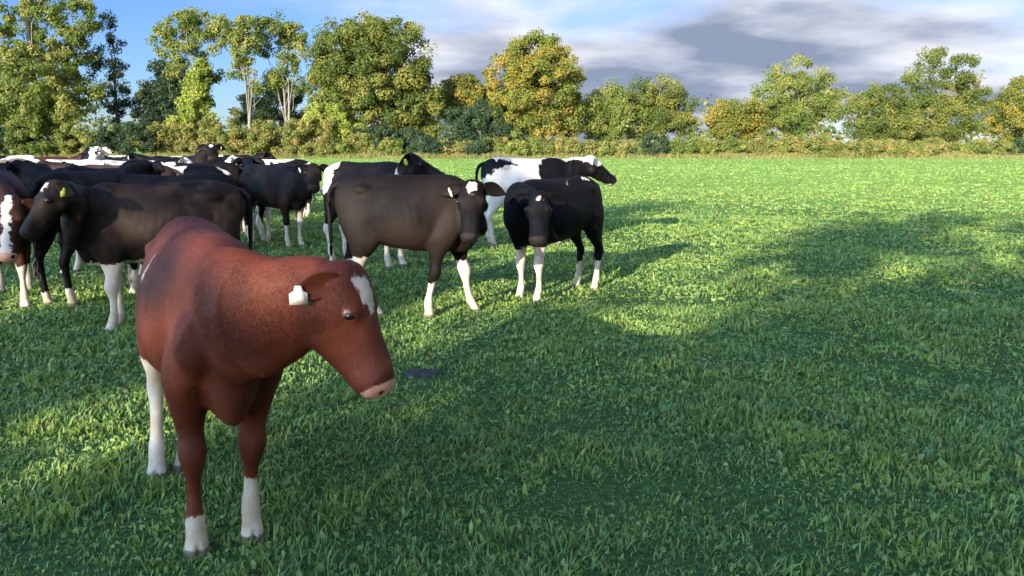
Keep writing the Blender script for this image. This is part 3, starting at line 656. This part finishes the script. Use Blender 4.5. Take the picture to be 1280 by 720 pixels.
def local_frame(loc, rz):
    c, q = math.cos(-rz), math.sin(-rz)
    def g(p, isdir=False):
        x, y = (p[0], p[1]) if isdir else (p[0]-loc[0], p[1]-loc[1])
        return (x*c-y*q, x*q+y*c, p[2])
    return g
def herd(label, fp, lx, deg, head=None, hdir=None, ly=0, mid=None, **kw):
    """a cow whose ground point (lx, ly) of its own frame stands under photo pixel fp (or at plan point fp if lx is None);
    head = (pixel x, pixel y, depth) of its poll, hdir = where its muzzle points, both in the field's frame"""
    rz = R(deg); loc = put(fp[0], fp[1], rz, lx, ly) if lx is not None else fp; g = local_frame(loc, rz)
    if head is not None: kw['head'] = g(unproj(*head))
    if hdir is not None: kw['hdir'] = g(hdir, True)
    if mid is not None: kw['neck_mid'] = g(unproj(*mid))
    return cow(loc, rz, label, **kw)
def plan(px, d): return ((px-640)/F_PX*d, d)

# the red calf in the foreground
herd('red brown calf with white star and cream ear tag standing nearest on the grass', (296, 686), .44, -62, head=(425, 354, 2.72), hdir=(.285, -.07, -.72), mid=(350, 374, 2.80),
    coat='red', hgt=1.20, length=.90, girth=1.04, voxel=.010, hscale=1.0, deep=1.13, jaw=1.36, neck_b=.97, neck_w=.88, hook=.72, tag_n=(1,.1), earlen=.92, tag_out=.14, earback=True, socks=(.27, .16, .62, .62), star=(.075, -.018, .062, .042), muzzle='pink', tag_ears=(-1,), eyerim=True,
    white=[(-.35, 0, .60, .22, .16, .10), (-.02, -.22, 1.02, .014, .10, .045)], feet=[(0, -.05), (.02, -.03), (.01, -.205), (.06, -.085)], dirt=.8, brisket=.04, seed=3, group=None, cat='calf', legfat=1.27, fur=160000)

# the herd behind it
herd('grey brown cow facing left with yellow green ear tag behind the red calf', (138, 415), .46, 208, head=(70, 236, 6.2), hdir=(-.36, -.40, -.72), hscale=1.03, fur=40000,
    coat='dun', hgt=1.22, length=.92, socks=(.62,.60,.4,.4), tagcol='y', tag_ears=(1,), tag_n=(.1,1), tan=[(.2,.2,.95,.35,.3,.3)], star=(.06,0,.06,.03), feet=[(.04,0),(-.03,0),(0,0),(0,0)], seed=4, white=[(.40,0,.56,.12,.14,.06)])  # tan patch paints a sunlit brown tone into the near flank
herd('dark red brown cow with white blaze and white legs at the left edge', (14, 392), .46, -62, head=(14, 262, 6.95), hdir=(.1, -.45, -.85), coat='darkred', hgt=1.24, socks=(.42,.40,.3,.3), blaze=.028, seed=5, tag_ears=(-1,), muzzle='pink')
herd('black cow seen from behind under the head of the yellow tagged grey brown cow', (75, 388), -.53, 82, coat='black', hgt=1.25, socks=(.3,.3,.16,.2), seed=6, head=None)
herd('dark brown cow whose rump shows just above the red calf', plan(222, 8.4), None, 180, coat='brownblack', hgt=1.24, length=.97, socks=(.3,.3,.3,.3), seed=7)
herd('cow with bluish black back just behind the yellow tagged grey brown cow', plan(128, 9.5), None, 172, coat='black', hgt=1.25, length=.98, seed=8, white=[(-.5,.1,1.2,.1,.1,.08)])
herd('brown cow with a rounded rump in the middle of the packed herd on the left', plan(160, 10.9), None, 184, coat='brown', hgt=1.29, length=.97, seed=9, tagcol='y')
herd('black cow behind the dark red one near the left edge', plan(38, 12.2), None, 187, coat='black', hgt=1.27, seed=10)
herd('fawn backed cow at the far left of the back rows', plan(-2, 14.0), None, 190, coat='fawn', hgt=1.28, seed=11, tan=[(-.3,0,1.3,.9,.5,.4)]*1, white=[(-.1,0,1.30,.28,.2,.08)])
herd('cream and black patched cow in the back row left of the raised white face', plan(97, 15.2), None, 176, coat='black', hgt=1.28, seed=12, noise_white=(2.1, -.26, 3.3))
herd('white faced cow with its head raised above the packed back rows', plan(124, 17.5), None, -80, coat='black', hgt=1.27, seed=13, head=(122, 187, 16.7), hdir=(.1,-.85,-.45), blaze=.03, noise_white=(2.0, .15, 1.1), tag_ears=())
herd('white and black patched cow in the back row right of the raised white face', plan(166, 15.6), None, 8, coat='black', hgt=1.28, seed=14, noise_white=(2.3, -.24, 7.7))
herd('long dark brown backed cow in the back row with a white shoulder patch', plan(252, 13.6), None, 183, coat='brownblack', hgt=1.28, length=1.02, seed=15, white=[(.48,0,1.2,.14,.3,.2)])
herd('dark cow with raised head above the long dark back in the back row', plan(266, 17.6), None, -96, coat='brownblack', hgt=1.27, seed=16, head=(264, 184, 16.8), hdir=(.3,-.8,-.4), star=(.08,0,.05,.03))
herd('black cow with a white backline in the rearmost row', plan(226, 18.5), None, 178, coat='black', hgt=1.27, seed=17, white=[(0,0,1.32,.4,.2,.10)])
herd('dark cow in the rearmost row near the left edge', plan(60, 18.8), None, 4, coat='darkred', hgt=1.27, seed=18, white=[(-.3,0,1.30,.2,.2,.10)])
herd('grey brown cow seen from behind left of the black rumped one', plan(303, 14.9), None, 98, coat='brown', hgt=1.27, seed=19)
herd('black rumped cow facing away with white hind legs beside the tagged brown faced cow', (326, 303), -.53, 112, coat='black', hgt=1.23, socks=(.4,.4,.62,.62), seed=20, white=[(-.35,0,.66,.22,.16,.12), (-.5,.26,.98,.12,.12,.16)])
herd('brown faced cow with cream ear tag and one fully white front leg', (369, 309), .46, -40, head=(391, 211, 11.9), hdir=(.18,-.80,-.55), coat='brownblack', hgt=1.23, socks=(.62,.36,.3,.3), seed=21, tan=[(1.1,0,1.1,.4,.3,.3)], tag_ears=(-1,))
herd('pale muzzled black cow peeping left between two dark brown cows', (429, 287), .46, 178, head=(429, 220, 15), hdir=(-.8,-.25,-.5), coat='black', hgt=1.25, socks=(.5,.5,.4,.4), muzzle='pale', seed=22, tag_ears=())
herd('white necked cow with yellow ear tag behind the side on brown cow', (495, 335), .46, -35, head=(512, 201, 9.9), hdir=(.85,-.05,-.45), coat='brownblack', hgt=1.31, socks=(.5,.6,.5,.5), tagcol='y', seed=23, white=[(.70,0,1.08,.14,.3,.24), (-.55,-.1,1.15,.18,.25,.28)], tag_ears=(-1,))
herd('dark brown cow standing side on with its head turned towards the camera', (571, 390), .46, -4, head=(590, 232, 7.22), hdir=(-.02,-.50,-.72), mid=(578, 246, 7.42), coat='brownblack', hgt=1.30, length=.91, socks=(.50,.32,.50,.55), fur=45000, white=[(-.05,0,.58,.20,.10,.05)], seed=24,
     feet=[(.20,.02),(-.20,-.02),(-.06,0),(.25,0)], star=(.03,0,.05,.03), tag_ears=(-1,), tan=[(-.50,-.2,.85,.26,.4,.50),(.42,-.2,.85,.24,.4,.5),(0,-.25,.72,.5,.3,.2)])
herd('white and black patched cow standing behind the head of the dark brown one', (614, 309), -.53, 14, coat='black', hgt=1.31, seed=25, noise_white=(2.4, -.12, 5.1), socks=(.6,.6,.7,.7), white=[(-.25,-.25,.85,.40,.25,.35)], length=1.0)
herd('black cow with a small white star facing the camera at the right of the herd', (660, 370), .46, 229, head=(673, 241, 7.80), hdir=(-.02,-.62,-.78), fur=30000, coat='black', hgt=1.25, socks=(.60,.55,.35,.3), star=(.05,0,.028,.02), seed=26, tag_ears=(), white=[(-.05,.16,1.22,.09,.07,.05),(-.38,.12,1.24,.08,.06,.05)])

herd('black and white cow far back at the left edge behind the fawn backed one', plan(24, 21), None, 172, coat='black', hgt=1.27, seed=31, noise_white=(2.2, -.05, 9.1))
herd('black cow far back between the raised white face and the long dark back', plan(160, 21.5), None, 186, coat='black', hgt=1.28, seed=32, white=[(.1,0,1.3,.3,.2,.1)])
herd('dark cow farthest back behind the raised dark head', plan(290, 22), None, 6, coat='brownblack', hgt=1.27, seed=33, white=[(-.3,0,1.3,.25,.2,.1)])
herd('black and white cow behind the brown faced cow with the cream tag', plan(352, 17.8), None, 174, coat='black', hgt=1.26, seed=34, noise_white=(2.2, .0, 4.4))
herd('black cow with a white flank patch deep in the packed herd on the left', plan(228, 11.9), None, 177, coat='black', hgt=1.27, seed=35, noise_white=(2.0, .12, 6.2))
# a low dark mound in the grass
def dark_mound():
    p = unproj(527, 462); mb = MB(); rings = []
    for r_, h_ in ((.125, -.01), (.12, .012), (.098, .026), (.055, .030), (.02, .022)):
        rings.append([( .0+r_*math.cos(a)*(1+.16*math.sin(3*a+1)+.08*math.sin(7*a)), r_*.8*math.sin(a)*(1+.14*math.cos(2*a)+.07*math.sin(5*a)), h_+.004*math.sin(9*a)) for a in np.linspace(0, 2*math.pi, 40, endpoint=False)])
    V = [v for r_ in rings for v in r_]+[(0, 0, .030)]; n = 40
    F = [[i*n+j, i*n+(j+1) % n, (i+1)*n+(j+1) % n, (i+1)*n+j] for i in range(len(rings)-1) for j in range(n)]+[[(len(rings)-1)*n+j, (len(rings)-1)*n+(j+1) % n, len(V)-1] for j in range(n)]
    mb.add(V, F); o = mb.build('dark_mound', [plain('mound_brown', (.020,.018,.013), .8)]); o.location = (p.x, p.y, float(gz(np.array(p.x), np.array(p.y))))
    tag(o, 'low dark mound lying in the grass in front of the dark brown cow', 'dark_mound')
dark_mound()
